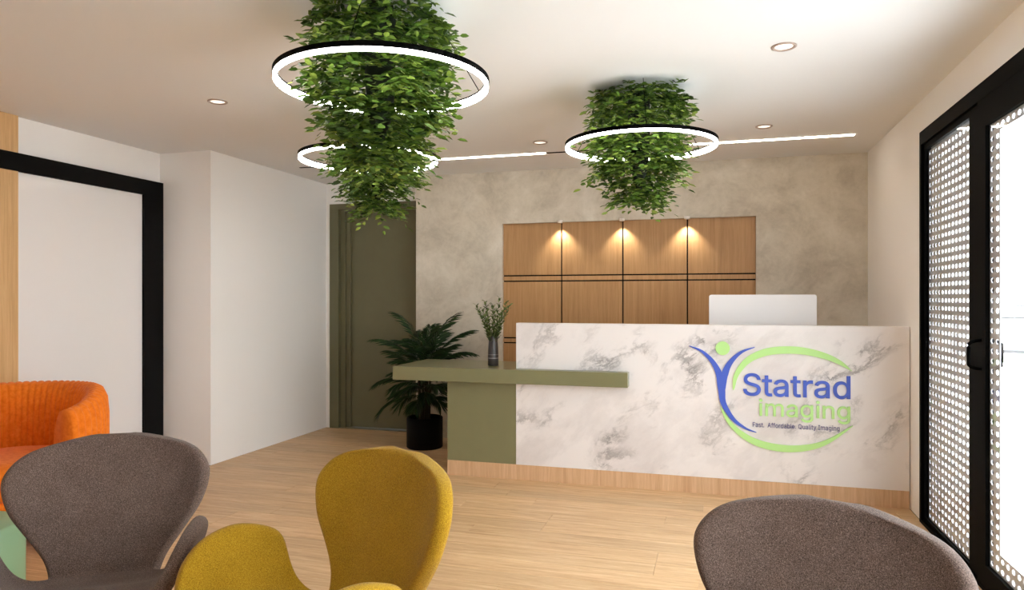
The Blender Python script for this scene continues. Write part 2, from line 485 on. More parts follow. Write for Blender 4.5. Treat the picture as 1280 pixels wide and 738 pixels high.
tl = empty('strip_light', (0, 5.43, CEIL), 0, 'long thin ceiling strip light with two lit lengths and a dark gap', 'strip light')
obj('track', boxes((-3.53, .937, -.012, .012, -.004, 0)), M['black'], tl)
for a, b in ((-2.55, -1.299), (-.19, .937)):
    obj('lit_strip', boxes((a, b, -.0135, .0135, -.006, 0)), M['line_glow'], tl)

RZ = 2.15
def ring_light(x, y, label):
    t = empty('ring_light', (x, y, RZ), 0, label, 'ring light', 'hanging ring lights')
    ro, ri, h = .416, .398, .0165
    b = bmesh.new(); lathe(b, [(ro-.003, -h), (ro-.003, h-.006), (ri+.002, h-.006), (ri+.002, -h)], 96, closed=True); obj('diffuser', b, M['ring_glow'], t, True)
    for p in bpy.data.objects[t.children[-1].name].data.polygons: p.use_smooth = False
    b = bmesh.new(); lathe(b, [(ri, h-.006), (ri, h), (ro, h), (ro, -.003), (ro-.0028, -.003), (ro-.0028, h-.006)], 96, closed=True); obj('housing', b, M['black'], t)
    for k in range(3):
        a = R(40+120*k); b = bmesh.new()
        tube(b, [(.403*math.cos(a), .403*math.sin(a), h), (.20*math.cos(a), .20*math.sin(a), CEIL-RZ)], .0018, 6); obj('suspension_cable', b, M['black'], t)
    return t
ring_light(-1.256, 2.509, 'largest nearest white glowing ring light with black rim at upper left')
ring_light(-2.022, 3.848, 'glowing ring light farther back, half hidden behind the nearest hanging plant')
ring_light(-.402, 3.928, 'glowing ring light around the hanging plant in front of the reception desk')

for i, (x, lab) in enumerate(((-1.327, 'small white niche spotlight at the left wood joint'), (-.781, 'small white niche spotlight at the middle wood joint'), (-.234, 'small white niche spotlight at the right wood joint'))):
    t = empty('niche_spotlight', (x, YB-.030, NZ1), 0, lab, 'spotlight', 'spotlights above the wood panelling')
    b = bmesh.new(); lathe(b, [(0, .012), (.024, .012), (.026, 0), (.022, -.012), (0, -.012)], 20); box(b, -.007, .007, 0, .0295, .001, .010); obj('lamp_body', b, M['trim_white'], t, True)
    lamp_light('niche_lamp', 'SPOT', NICHE_W, t, (0, 0, -.030), rot=(R(8), 0, 0), color=(1, .95, .84), spot_size=R(100), spot_blend=.75, shadow_soft_size=.012)

# ------------------------------------------------------------------ hanging plants
leaf_v = [(0, 0, 0), (.30, .21, .05), (.68, .20, .04), (1, 0, -.06), (.68, -.20, .04), (.30, -.21, .05), (.45, 0, -.02)]
leaf_f = [(0, 6, 1), (1, 6, 2), (2, 6, 3), (3, 6, 4), (4, 6, 5), (5, 6, 0)]
leaf_me = bpy.data.meshes.new('leaf'); leaf_me.from_pydata(leaf_v, [], leaf_f); leaf_me.materials.append(M['leaf']); leaf_me.update()
def leaf_matrix(p, d, nrm, size):
    d = d.normalized(); s = nrm.cross(d).normalized(); n = d.cross(s)
    m = Matrix((d*size, s*size, n*size)).transposed().to_4x4(); m.translation = p; return m
def leaf_mesh(name, mats, m, parent):
    V, F = [], []
    lv = [Vector(v) for v in leaf_v]
    for mt in mats:
        o = len(V); V += [tuple(mt @ v) for v in lv]; F += [tuple(i+o for i in f) for f in leaf_f]
    o = pyobj(name, V, F, m, parent); o['kind'] = 'stuff'; return o
TIERS = [(2.455, 2.275, .220, .240), (2.25, 2.115, .235, .240), (2.095, 1.985, .230, .195), (1.965, 1.920, .145, .120), (1.905, 1.82, .110, .085)]
def hanging_plant(x, y, label, seed, nparts, dens=1.0):
    rd = random.Random(seed)
    t = empty('hanging_plant', (x, y, CEIL), 0, label, 'hanging plant', 'leafy plants hanging from the ceiling')
    b = bmesh.new(); lathe(b, [(0, 0), (.05, 0), (.06, -.05), (.06, -.30), (.05, -.44), (.02, -.52), (.015, -.57), (0, -.58)], 20); obj('moss_core', b, M['core'], t, True)
    mats = []
    for z1, z0, r1, r0 in TIERS:
        area = 2*math.pi*(r0+r1)/2*(z1-z0)
        for s in range(int(area*1250*dens)):
            a = rd.uniform(0, 2*math.pi); f = rd.random(); z = z1+(z0-z1)*f - CEIL
            r = (r1+(r0-r1)*f)*(rd.uniform(.30, .65) if rd.random() < .3 else rd.uniform(.65, .95))
            p = Vector((r*math.cos(a), r*math.sin(a), z))
            out = Vector((math.cos(a), math.sin(a), 0)); tan = Vector((-math.sin(a), math.cos(a), 0))
            d = (out*rd.uniform(.35, 1) + tan*rd.uniform(-.9, .9) + Vector((0, 0, rd.uniform(-.35, .25)))).normalized()
            nl = rd.randint(6, 9); L = rd.uniform(.06, .10) if rd.random() < .7 else rd.uniform(.10, .14)
            side = d.cross(Vector((0, 0, 1))).normalized()
            for k in range(nl):
                q = p + d*(L*k/(nl-1)) + Vector((0, 0, -.10*L*(k/(nl-1))**2*4))
                if q.z > -.012: q.z = -.012
                sg = 1 if k % 2 else -1
                ld = d*.55 + side*sg*.85 + Vector((0, 0, rd.uniform(-.3, .15)))
                if k == nl-1: ld = d.copy()
                nn = Vector((rd.uniform(-.4, .4), rd.uniform(-.4, .4), .55)) + out*rd.uniform(.05, .75)
                mats.append(leaf_matrix(q, ld, nn, rd.uniform(.036, .052)))
    eye = Vector((-x, -y, 1.3-CEIL))
    def key(mt):
        p = mt.translation; o = Vector((p.x, p.y, 0)); toe = eye - p; toe.z = 0
        return (eye-p).length - .0*o.length - (.15 if o.normalized().dot(toe.normalized()) > 0 else 0) + (5 if o.length < .2 else 0) + (5 if p.z > -.2 else 0)
    mats.sort(key=key)
    for mt in mats[:nparts]:
        o = link_mesh('leaf', leaf_me, t); o.matrix_local = mt
    leaf_mesh('foliage', mats[nparts:], M['leaf'], t)
hanging_plant(-1.27, 2.509, 'nearest and largest leafy green plant hanging from the ceiling at upper left', 1, 300, 1.0)
hanging_plant(-1.97, 3.86, 'leafy hanging plant behind the nearest one, its tip in front of the olive door', 2, 300, .9)
hanging_plant(-.41, 3.93, 'leafy hanging plant alone in front of the wood panelled niche, above the desk', 3, 300, .9)

# ------------------------------------------------------------------ reception desk
DY = 4.85
desk = empty('reception_desk', (0, DY, 0), 0, 'long reception desk with white marble front, olive side counter and pale wood plinth', 'desk')
obj('marble_front', boxes((-1.38, 1.150, 0, .08, .11, 1.128), bevel=.002), M['marble'], desk)
obj('plinth', boxes((-1.909, 1.150, .004, .60, 0, .11)), M['oak_kick'], desk)
obj('side_cabinet', boxes((-1.909, -1.381, .001, .52, .11, .70), bevel=.002), M['olive'], desk)
# L-shaped olive slab
b = bmesh.new()
prof = [(-2.309, -.09), (-.572, -.09), (-.572, -.001), (-1.3815, -.001), (-1.3815, .56), (-2.309, .56)]
lo = [b.verts.new((px, py, .70)) for px, py in prof]; hi = [b.verts.new((px, py, .80)) for px, py in prof]
b.faces.new(lo[::-1]); b.faces.new(hi)
for i in range(6): b.faces.new((lo[i], lo[(i+1) % 6], hi[(i+1) % 6], hi[i]))
bmesh.ops.bevel(b, geom=[e for e in b.edges], offset=.002, segments=1, affect='EDGES')
obj('counter_slab', b, M['olive'], desk)
obj('worktop', boxes((-1.379, 1.150, .081, .72, .72, .75)), M['oak_kick'], desk)
obj('back_panel', boxes((-1.379, -1.355, .081, .70, .11, .72), (1.12, 1.148, .081, .70, .11, .72)), M['oak_kick'], desk)

mon = empty('monitor', (.305, 5.16, .75), R(0), 'large white desktop monitor seen from behind, above the marble desk front', 'monitor')
b = bmesh.new(); rim = []
for cx, cz, a0 in ((.336, .564, 0), (-.336, .564, 90), (-.336, .186, 180), (.336, .186, 270)):
    rim += [(cx+.016*math.cos(R(a0+15*q)), cz+.016*math.sin(R(a0+15*q))) for q in range(7)]
fr_ = [b.verts.new((px, -.012, pz)) for px, pz in rim]; bk_ = [b.verts.new((px, .012, pz)) for px, pz in rim]
b.faces.new(fr_); b.faces.new(bk_[::-1])
for q in range(len(rim)): b.faces.new((fr_[q], bk_[q], bk_[(q+1) % len(rim)], fr_[(q+1) % len(rim)]))
obj('housing', b, M['white_plastic'], mon)
obj('display_panel', boxes((-.335, .335, .0122, .0135, .19, .565)), M['black_soft'], mon)
obj('stand_neck', boxes((-.06, .06, -.030, -.0125, .006, .33), bevel=.003), M['chrome'], mon)
obj('stand_foot', boxes((-.12, .12, -.09, .10, 0, .008), bevel=.003), M['chrome'], mon)

# ------------------------------------------------------------------ logo sign on the marble
sign = empty('logo_sign', (0, DY, 0), 0, 'raised blue and lime green company sign with figure and oval swooshes on marble', 'sign')
GL, ADV = ({".":[[[95,-4],[86,-4],[78,-1],[70,3],[63,9],[57,16],[53,24],[50,32],[50,41],[50,50],[53,59],[57,66],[63,73],[70,79],[78,83],[86,86],[95,87],[104,86],[113,83],[121,79],[128,73],[134,66],[138,59],[140,50],[141,41],[140,32],[138,24],[134,16],[128,9],[121,3],[113,-1],[104,-4]]],"A":[[[16,0],[201,509],[276,509],[463,0],[395,0],[287,302],[282,317],[276,334],[270,352],[264,372],[257,394],[250,420],[241,447],[232,478],[245,478],[236,447],[228,419],[220,393],[213,371],[206,351],[201,333],[195,317],[191,302],[85,0]],[[110,142],[110,199],[370,199],[370,142]]],"F":[[[60,0],[60,509],[369,509],[369,452],[125,452],[125,278],[346,278],[346,221],[125,221],[125,0]]],"I":[[[31,0],[31,57],[118,57],[118,452],[31,452],[31,509],[269,509],[269,452],[183,452],[183,57],[269,57],[269,0]]],"Q":[[[245,159],[313,159],[369,85],[384,65],[468,-48],[401,-48],[346,27],[331,46]],[[267,-7],[235,-5],[205,1],[177,11],[150,25],[126,42],[105,63],[86,88],[70,115],[57,146],[48,179],[42,215],[40,254],[42,293],[48,329],[57,362],[70,393],[86,421],[105,445],[126,466],[150,484],[177,498],[205,508],[235,514],[267,516],[299,514],[329,508],[357,498],[384,484],[408,466],[429,445],[448,421],[464,393],[477,362],[486,329],[491,293],[493,254],[491,215],[486,179],[477,146],[464,115],[448,88],[429,63],[408,42],[384,25],[357,11],[329,1],[299,-5]],[[267,53],[289,54],[310,59],[330,66],[349,76],[367,89],[383,105],[396,123],[408,144],[418,168],[425,194],[429,223],[430,254],[429,286],[425,314],[418,341],[408,365],[396,386],[383,404],[367,420],[349,433],[330,443],[310,450],[289,454],[267,456],[245,454],[223,450],[203,443],[184,433],[167,420],[151,404],[137,385],[125,364],[116,340],[109,314],[105,285],[103,254],[105,223],[109,194],[116,168],[125,144],[137,123],[151,105],[167,89],[184,76],[203,66],[223,59],[245,54]]],"S":[[[224,-9],[197,-8],[172,-4],[149,1],[128,9],[108,19],[91,31],[76,45],[64,60],[54,77],[46,96],[41,115],[38,137],[104,137],[107,123],[110,110],[116,98],[123,88],[132,79],[142,71],[154,64],[166,59],[180,55],[194,52],[209,50],[224,49],[241,50],[257,52],[272,55],[286,60],[299,66],[311,74],[321,82],[329,92],[336,102],[341,114],[345,126],[346,139],[345,151],[342,161],[338,171],[332,179],[325,186],[316,193],[307,199],[296,205],[284,209],[272,214],[259,218],[245,222],[184,239],[154,249],[128,260],[105,274],[86,289],[71,307],[60,326],[54,348],[52,372],[53,393],[58,413],[65,431],[75,448],[87,463],[102,476],[119,488],[138,498],[158,506],[180,511],[203,514],[227,516],[252,514],[275,511],[296,505],[316,498],[334,488],[351,476],[365,463],[377,449],[387,433],[394,415],[399,397],[401,378],[337,378],[334,396],[326,412],[316,426],[302,437],[286,447],[267,453],[247,457],[225,459],[209,458],[194,456],[180,452],[167,448],[156,442],[145,435],[136,427],[129,418],[123,409],[118,398],[116,387],[115,376],[116,363],[119,352],[124,342],[131,334],[139,326],[148,319],[158,313],[169,308],[180,304],[191,300],[202,296],[212,293],[264,279],[276,276],[287,272],[299,268],[312,264],[324,258],[336,252],[347,245],[359,238],[369,229],[379,220],[387,209],[395,198],[401,185],[405,171],[407,155],[408,139],[407,118],[403,99],[396,81],[386,64],[374,48],[360,34],[343,21],[323,11],[302,2],[278,-4],[252,-8]]],"a":[[[160,-9],[142,-8],[126,-5],[110,-1],[94,5],[80,12],[68,22],[57,32],[48,45],[40,58],[35,73],[31,90],[30,108],[31,123],[34,138],[38,150],[43,161],[50,171],[58,179],[67,187],[78,193],[89,199],[100,203],[112,207],[125,211],[138,213],[152,216],[165,218],[178,220],[234,227],[244,228],[252,230],[259,232],[265,235],[270,238],[273,243],[275,248],[276,255],[276,257],[275,268],[273,279],[271,288],[267,297],[262,304],[256,311],[248,317],[240,322],[230,326],[220,329],[208,330],[196,331],[183,330],[171,329],[159,326],[149,322],[140,318],[132,313],[124,307],[118,301],[112,294],[107,288],[103,281],[100,274],[41,291],[48,308],[57,322],[67,335],[79,346],[91,355],[104,364],[118,370],[133,375],[148,379],[163,382],[179,384],[194,384],[204,384],[215,383],[227,382],[239,379],[251,376],[263,372],[275,367],[286,360],[296,353],[306,343],[315,333],[322,320],[329,306],[333,290],[336,272],[337,251],[337,0],[277,0],[277,52],[272,52],[269,45],[264,38],[258,32],[252,25],[244,18],[236,12],[226,6],[215,1],[203,-3],[190,-6],[176,-8]],[[170,45],[187,46],[202,49],[216,53],[228,59],[239,66],[248,74],[257,83],[263,93],[269,104],[272,115],[275,126],[276,138],[276,190],[273,188],[270,186],[265,184],[259,182],[253,180],[246,179],[239,177],[231,176],[200,171],[175,168],[165,166],[154,164],[144,162],[134,159],[125,155],[117,150],[110,145],[103,139],[98,132],[95,124],[93,115],[92,105],[92,95],[94,87],[98,79],[102,72],[107,66],[114,61],[121,56],[130,52],[139,49],[149,47],[159,46]]],"b":[[[229,-8],[213,-7],[198,-5],[184,-1],[172,4],[162,10],[153,17],[145,24],[138,31],[132,39],[127,46],[122,53],[118,59],[112,59],[112,0],[53,0],[53,509],[114,509],[114,319],[118,319],[122,325],[127,331],[132,338],[137,346],[144,353],[152,360],[161,367],[171,373],[183,378],[197,381],[212,384],[229,384],[252,383],[274,378],[294,371],[313,361],[330,347],[345,332],[359,313],[370,293],[379,270],[385,245],[389,218],[390,189],[389,160],[385,133],[379,108],[370,84],[359,64],[346,45],[330,29],[313,16],[294,5],[274,-2],[252,-7]],[[220,47],[237,48],[253,51],[267,57],[279,66],[291,76],[301,88],[309,101],[316,117],[321,133],[325,151],[327,170],[328,189],[327,209],[325,227],[321,245],[316,261],[309,276],[301,290],[291,301],[280,311],[267,319],[253,325],[237,329],[220,330],[203,329],[188,325],[174,320],[161,312],[150,302],[140,291],[132,278],[125,263],[120,247],[116,229],[113,210],[113,189],[113,169],[116,150],[120,132],[125,115],[132,100],[140,86],[150,75],[162,65],[174,57],[188,51],[204,48]]],"d":[[[195,-8],[172,-7],[151,-2],[130,5],[111,16],[94,29],[79,45],[66,64],[55,84],[46,108],[39,133],[35,160],[34,189],[35,218],[39,245],[46,270],[55,293],[66,313],[79,332],[95,347],[112,361],[131,371],[151,378],[173,383],[196,384],[213,384],[228,381],[241,378],[253,373],[263,367],[272,360],[280,353],[287,346],[293,338],[298,331],[303,325],[306,319],[311,319],[311,509],[372,509],[372,0],[313,0],[313,59],[307,59],[303,53],[298,46],[293,39],[287,31],[280,24],[272,17],[263,10],[252,4],[241,-1],[227,-5],[212,-7]],[[205,47],[221,48],[236,51],[250,57],[263,65],[274,75],[284,86],[293,100],[299,115],[305,132],[309,150],[311,169],[312,189],[311,210],[309,229],[305,247],[300,263],[293,278],[284,291],[275,302],[263,312],[251,320],[237,325],[221,329],[205,330],[187,329],[172,325],[157,319],[145,311],[133,301],[124,290],[115,276],[108,261],[103,245],[99,227],[97,209],[96,189],[97,170],[99,151],[103,133],[109,117],[115,101],[124,88],[134,76],[145,66],[158,57],[172,51],[188,48]]],"e":[[[212,-8],[185,-7],[161,-2],[138,6],[117,16],[98,30],[82,46],[68,64],[56,85],[46,108],[40,132],[35,159],[34,187],[35,215],[39,242],[46,267],[55,290],[67,311],[81,329],[97,346],[115,359],[135,370],[157,378],[180,383],[205,384],[221,384],[236,382],[251,379],[266,374],[280,368],[294,361],[307,351],[319,341],[331,329],[341,315],[350,299],[357,282],[363,263],[368,242],[370,219],[371,194],[371,169],[75,169],[75,221],[338,221],[310,202],[309,220],[307,237],[303,254],[298,269],[291,282],[283,294],[273,305],[263,314],[250,321],[237,326],[222,329],[205,330],[189,329],[173,326],[159,321],[146,313],[135,304],[125,294],[116,282],[109,270],[103,256],[99,241],[97,226],[96,211],[96,178],[97,157],[100,139],[104,122],[110,106],[118,92],[128,80],[139,70],[151,61],[165,55],[179,50],[195,47],[212,46],[224,47],[234,48],[244,50],[254,53],[263,56],[271,61],[278,66],[285,73],[292,80],[297,88],[302,96],[306,105],[365,91],[360,77],[353,63],[345,51],[335,39],[324,29],[311,19],[298,11],[283,4],[266,-1],[249,-5],[231,-7]]],"f":[[[228,379],[228,327],[6,327],[6,379]],[[81,0],[81,432],[82,447],[84,461],[89,474],[96,486],[104,496],[113,505],[124,513],[135,519],[148,524],[161,527],[174,529],[187,530],[197,530],[207,529],[215,528],[222,527],[229,525],[234,524],[239,522],[243,521],[227,468],[215,472],[211,473],[206,473],[200,474],[195,474],[182,473],[171,470],[162,466],[154,460],[149,452],[145,443],[142,431],[142,419],[142,0]]],"g":[[[207,-151],[187,-150],[168,-148],[150,-144],[134,-140],[119,-134],[105,-127],[93,-119],[82,-110],[73,-101],[64,-91],[57,-80],[51,-69],[101,-41],[106,-47],[110,-53],[116,-59],[122,-66],[128,-72],[136,-78],[145,-83],[154,-88],[165,-92],[178,-95],[192,-97],[207,-97],[229,-96],[249,-92],[267,-85],[282,-75],[295,-62],[304,-47],[310,-28],[311,-6],[311,68],[306,68],[302,62],[298,56],[293,49],[287,41],[280,34],[272,28],[263,21],[252,16],[241,11],[227,8],[212,5],[195,5],[173,6],[152,10],[132,17],[113,27],[95,39],[80,53],[67,71],[55,90],[46,112],[39,136],[35,163],[34,191],[35,220],[39,246],[46,271],[55,293],[66,314],[80,332],[95,347],[112,361],[131,371],[152,378],[173,383],[196,384],[213,384],[228,382],[242,378],[253,373],[264,367],[273,360],[281,353],[288,346],[294,338],[299,331],[304,325],[308,319],[313,319],[313,379],[372,379],[372,-9],[371,-32],[367,-54],[360,-73],[350,-90],[338,-104],[324,-117],[308,-127],[291,-136],[271,-142],[251,-147],[229,-150]],[[205,59],[222,60],[237,63],[251,68],[264,75],[275,84],[285,95],[293,107],[300,121],[305,137],[309,154],[312,172],[312,193],[312,212],[309,231],[305,248],[300,264],[293,278],[285,291],[275,303],[264,312],[251,320],[237,325],[222,329],[205,330],[188,329],[172,325],[158,320],[145,312],[134,302],[124,290],[115,277],[109,262],[103,246],[99,229],[97,212],[96,193],[97,173],[99,155],[103,138],[109,123],[116,108],[124,96],[134,85],[145,76],[158,68],[172,63],[188,60]]],"i":[[[53,0],[53,379],[114,379],[114,0]],[[84,443],[75,444],[67,446],[60,449],[54,455],[48,461],[44,468],[42,475],[41,483],[42,491],[44,499],[48,506],[54,512],[60,517],[67,521],[75,523],[84,524],[92,523],[100,521],[107,517],[114,512],[119,506],[123,499],[126,491],[126,483],[126,475],[123,468],[119,461],[114,455],[107,449],[100,446],[92,444]]],"l":[[[139,-2],[119,-1],[101,3],[86,10],[74,20],[65,33],[58,47],[54,65],[53,84],[53,509],[114,509],[114,99],[114,87],[115,77],[117,68],[120,62],[124,58],[130,54],[137,53],[146,52],[160,53],[170,54],[181,3],[162,-1],[156,-2],[151,-2],[145,-2]]],"m":[[[53,0],[53,379],[112,379],[112,295],[108,295],[112,310],[118,323],[125,335],[132,346],[141,355],[151,363],[161,370],[172,376],[183,380],[195,384],[207,386],[219,386],[239,385],[257,380],[273,372],[287,361],[299,347],[309,331],[316,314],[321,295],[312,295],[317,308],[322,321],[329,332],[337,343],[347,353],[357,361],[368,369],[381,375],[394,380],[407,383],[422,385],[437,386],[453,385],[468,383],[483,378],[497,372],[510,364],[522,354],[532,342],[541,328],[548,313],[553,296],[556,276],[557,255],[557,0],[496,0],[496,254],[494,273],[490,289],[483,302],[473,313],[460,321],[447,326],[433,329],[419,330],[406,330],[395,328],[384,324],[374,320],[365,314],[358,307],[351,299],[345,290],[341,280],[338,270],[336,259],[335,247],[335,0],[274,0],[274,260],[273,275],[269,288],[262,301],[253,311],[242,320],[229,326],[215,329],[199,330],[188,330],[178,328],[168,325],[158,320],[148,314],[140,307],[132,299],[126,289],[121,278],[117,266],[114,253],[114,238],[114,0]]],"n":[[[114,227],[114,0],[53,0],[53,379],[112,379],[112,287],[102,287],[112,312],[124,332],[137,349],[152,362],[169,372],[187,379],[207,383],[227,384],[246,383],[264,380],[280,376],[295,369],[309,360],[321,349],[332,336],[341,321],[348,304],[353,285],[356,264],[357,240],[357,0],[296,0],[296,235],[295,256],[290,275],[283,291],[273,304],[260,315],[246,323],[229,328],[210,329],[197,328],[184,326],[172,322],[161,317],[150,311],[141,303],[133,293],[126,283],[121,271],[117,257],[114,243]]],"o":[[[207,-8],[182,-7],[159,-2],[137,6],[117,16],[98,30],[82,46],[68,64],[56,85],[46,108],[40,133],[36,159],[34,187],[36,216],[40,243],[46,268],[56,291],[68,312],[82,330],[98,346],[117,360],[137,371],[159,378],[182,383],[207,384],[233,383],[256,378],[278,371],[299,360],[317,346],[333,330],[347,312],[359,291],[369,268],[376,243],[380,216],[381,187],[380,159],[376,133],[369,108],[359,85],[347,64],[333,46],[317,30],[299,16],[278,6],[256,-2],[233,-7]],[[207,46],[226,48],[242,51],[257,57],[270,66],[282,76],[292,89],[300,102],[307,117],[312,134],[316,151],[318,169],[319,187],[318,206],[316,224],[312,242],[307,258],[300,274],[292,287],[282,300],[270,310],[257,319],[242,325],[226,329],[207,330],[189,329],[173,325],[158,319],[145,310],[134,300],[124,287],[115,274],[108,258],[103,242],[99,224],[97,206],[96,187],[97,169],[99,151],[103,134],[108,117],[115,102],[124,89],[134,76],[145,66],[158,57],[173,51],[189,48]]],"r":[[[53,0],[53,379],[112,379],[112,321],[115,321],[122,335],[130,347],[140,358],[152,367],[166,375],[181,380],[196,384],[213,385],[229,384],[243,384],[243,322],[230,324],[224,325],[219,325],[213,326],[207,326],[194,325],[182,323],[170,319],[159,315],[149,309],[140,301],[132,293],[126,284],[121,273],[117,262],[114,250],[114,237],[114,0]]],"s":[[[182,-8],[163,-7],[145,-5],[128,-2],[112,3],[98,10],[84,18],[72,27],[62,38],[53,50],[45,63],[40,78],[36,94],[94,107],[99,92],[105,79],[114,69],[124,60],[136,54],[150,49],[165,46],[181,45],[200,46],[217,50],[232,55],[244,62],[255,71],[262,81],[267,91],[268,103],[267,112],[265,121],[260,129],[254,136],[246,142],[237,147],[225,151],[212,155],[149,170],[125,177],[104,186],[87,196],[72,208],[61,222],[53,237],[48,255],[47,274],[48,290],[51,305],[57,319],[65,332],[75,343],[87,354],[100,363],[115,370],[131,377],[149,381],[167,384],[187,384],[206,384],[223,381],[239,378],[254,372],[267,366],[279,358],[290,349],[299,339],[307,328],[314,316],[319,303],[324,290],[268,277],[264,288],[258,298],[251,307],[243,316],[232,323],[219,328],[205,331],[187,333],[171,332],[156,329],[143,324],[131,317],[121,308],[114,299],[110,289],[109,277],[110,267],[112,258],[117,250],[124,243],[133,237],[144,232],[157,227],[172,223],[229,209],[254,202],[275,194],[292,183],[306,171],[317,158],[325,142],[330,125],[331,107],[330,90],[326,75],[321,61],[312,47],[302,35],[290,24],[276,15],[260,6],[242,0],[223,-5],[203,-7]]],"t":[[[204,379],[204,327],[6,327],[6,379]],[[65,471],[126,471],[126,98],[127,86],[128,76],[132,68],[136,61],[142,56],[150,53],[159,51],[170,50],[185,51],[202,54],[213,2],[208,0],[203,-1],[198,-2],[192,-3],[186,-3],[180,-4],[174,-4],[168,-4],[145,-3],[125,2],[107,10],[92,21],[80,35],[72,52],[67,71],[65,93]]],"u":[[[182,-5],[164,-4],[146,-1],[130,4],[115,11],[101,20],[89,31],[78,44],[69,59],[62,76],[57,95],[54,116],[53,139],[53,379],[114,379],[114,144],[115,123],[119,105],[127,89],[137,75],[150,64],[164,56],[181,52],[200,50],[213,51],[226,53],[238,57],[249,62],[259,69],[268,77],[276,86],[283,97],[289,109],[293,122],[295,137],[296,153],[296,379],[357,379],[357,0],[298,0],[298,92],[307,92],[297,67],[286,47],[272,30],[257,17],[240,7],[222,0],[203,-4]]],"y":[[[47,-139],[61,-86],[71,-87],[80,-89],[88,-90],[96,-90],[104,-89],[111,-87],[118,-84],[124,-80],[130,-74],[136,-67],[141,-58],[146,-48],[151,-36],[163,-1],[17,379],[84,379],[165,155],[171,138],[177,121],[182,104],[187,87],[191,70],[196,53],[201,37],[206,21],[184,21],[188,37],[193,53],[198,70],[202,87],[207,104],[212,121],[218,138],[224,155],[305,379],[371,379],[204,-58],[198,-72],[191,-85],[184,-97],[177,-107],[168,-116],[159,-124],[150,-130],[139,-136],[128,-140],[117,-143],[104,-145],[91,-145],[84,-145],[77,-145],[71,-144],[65,-143],[59,-142],[54,-141],[51,-140]]]}, {".":188,"A":480,"F":410,"I":300,"Q":533,"S":447,"a":389,"b":424,"d":424,"e":404,"f":254,"g":425,"i":167,"l":189,"m":610,"n":410,"o":415,"r":259,"s":365,"t":227,"u":410,"y":389," ":188})
def stroke2d(pts, width, n=48):
    """tapered flat stroke outline through pts; width(t) gives the full width"""
    P = [Vector(p) for p in pts]; k = len(P)
    def c(t):
        s = t*(k-1); i = min(int(s), k-2); f = s-i
        p0, p1, p2, p3 = P[max(i-1, 0)], P[i], P[i+1], P[min(i+2, k-1)]
        if i == 0: p0 = p1*2-p2
        if i == k-2: p3 = p2*2-p1
        return .5*((2*p1)+(p2-p0)*f+(2*p0-5*p1+4*p2-p3)*f*f+(3*p1-p0-3*p2+p3)*f**3)
    L, Rr = [], []
    for i in range(n+1):
        t = i/n; p = c(t); d = (c(min(t+.004, 1))-c(max(t-.004, 0))).normalized(); nn = Vector((-d.y, d.x)); w = width(t)/2
        L.append(p+nn*w); Rr.append(p-nn*w)
    return L + Rr[::-1]
def flat(name, polys, m, depth=.008, y=-.001, parent=sign, off=0.0):
    """filled 2-D outlines (x, z) with holes, extruded into a raised plate standing on the marble"""
    me = bmesh.new()
    for q, grp in enumerate(outlines(polys)): add_plate(me, name, grp, depth+.0004*(q % 2), y, off)
    o = obj(name, me, m, parent); return o
def outlines(polys):
    """group each outer outline with its holes"""
    def inside(p, pl):
        c = False
        for (x1, y1), (x2, y2) in zip(pl, pl[1:]+pl[:1]):
            if (y1 > p[1]) != (y2 > p[1]) and p[0] < (x2-x1)*(p[1]-y1)/(y2-y1)+x1: c = not c
        return c
    host = [next((j for j, q in enumerate(polys) if j != i and all(inside(p, q) for p in pl)), None) for i, pl in enumerate(polys)]
    return [[pl]+[h for k, h in enumerate(polys) if host[k] == i] for i, pl in enumerate(polys) if host[i] is None]
def add_plate(bm, name, polys, depth, y, off):
    cu = bpy.data.curves.new(name, 'CURVE'); cu.offset = off; cu.dimensions = '2D'; cu.fill_mode = 'BOTH'; cu.extrude = depth/2
    for pl in polys:
        s = cu.splines.new('POLY'); s.points.add(len(pl)-1); s.use_cyclic_u = True
        for q, p in zip(s.points, pl): q.co = (p[0], p[1], 0, 1)
    o = bpy.data.objects.new(name, cu); COL.objects.link(o)
    bpy.context.view_layer.update()
    me = bpy.data.meshes.new_from_object(o); bpy.data.objects.remove(o)
    me.transform(Matrix.Translation((0, y-depth/2, 0)) @ Matrix.Rotation(R(90), 4, 'X'))
    bm.from_mesh(me); bpy.data.meshes.remove(me); bpy.data.curves.remove(cu)
def text_polys(word, x0, x1, zb, zs, track=0.0):
    pen, out = 0, []
    for ch in word:
        if ch != ' ': out.append([[(x+pen, y) for x, y in pl] for pl in GL[ch]])
        pen += ADV[ch]+track
    xs = [p[0] for g in out for pl in g for p in pl]; lo_, hi_ = min(xs), max(xs); k = (x1-x0)/(hi_-lo_)
    return [[[(x0+(x-lo_)*k, zb+y*zs) for x, y in pl] for pl in g] for g in out]
S_H = (.822-.669)/510.0
for ch, g in zip('Statrad', text_polys('Statrad', .173, .812, .670, .138/500, -6)): flat('letter', g, M['blue'], off=.0022)
for ch, g in zip('imaging', text_polys('imaging', .271, .812, .540, .103/500, -2)): flat('letter', g, M['lime'], off=.0016)
tg = flat('tagline', [pl for g in text_polys('Fast.  Affordable. Quality Imaging', .231, .752, .4635, .030/500, 8) for pl in g], M['navy'], .003); tg['kind'] = 'stuff'
tri = lambda t, a, b, c, p: a + (b-a)*(t/p)**1.0 if t < p else b+(c-b)*((t-p)/(1-p))
flat('head_disc', [[(.042+.0455*math.cos(2*math.pi*k/40), .974+.0455*math.sin(2*math.pi*k/40)) for k in range(40)]], M['lime'])
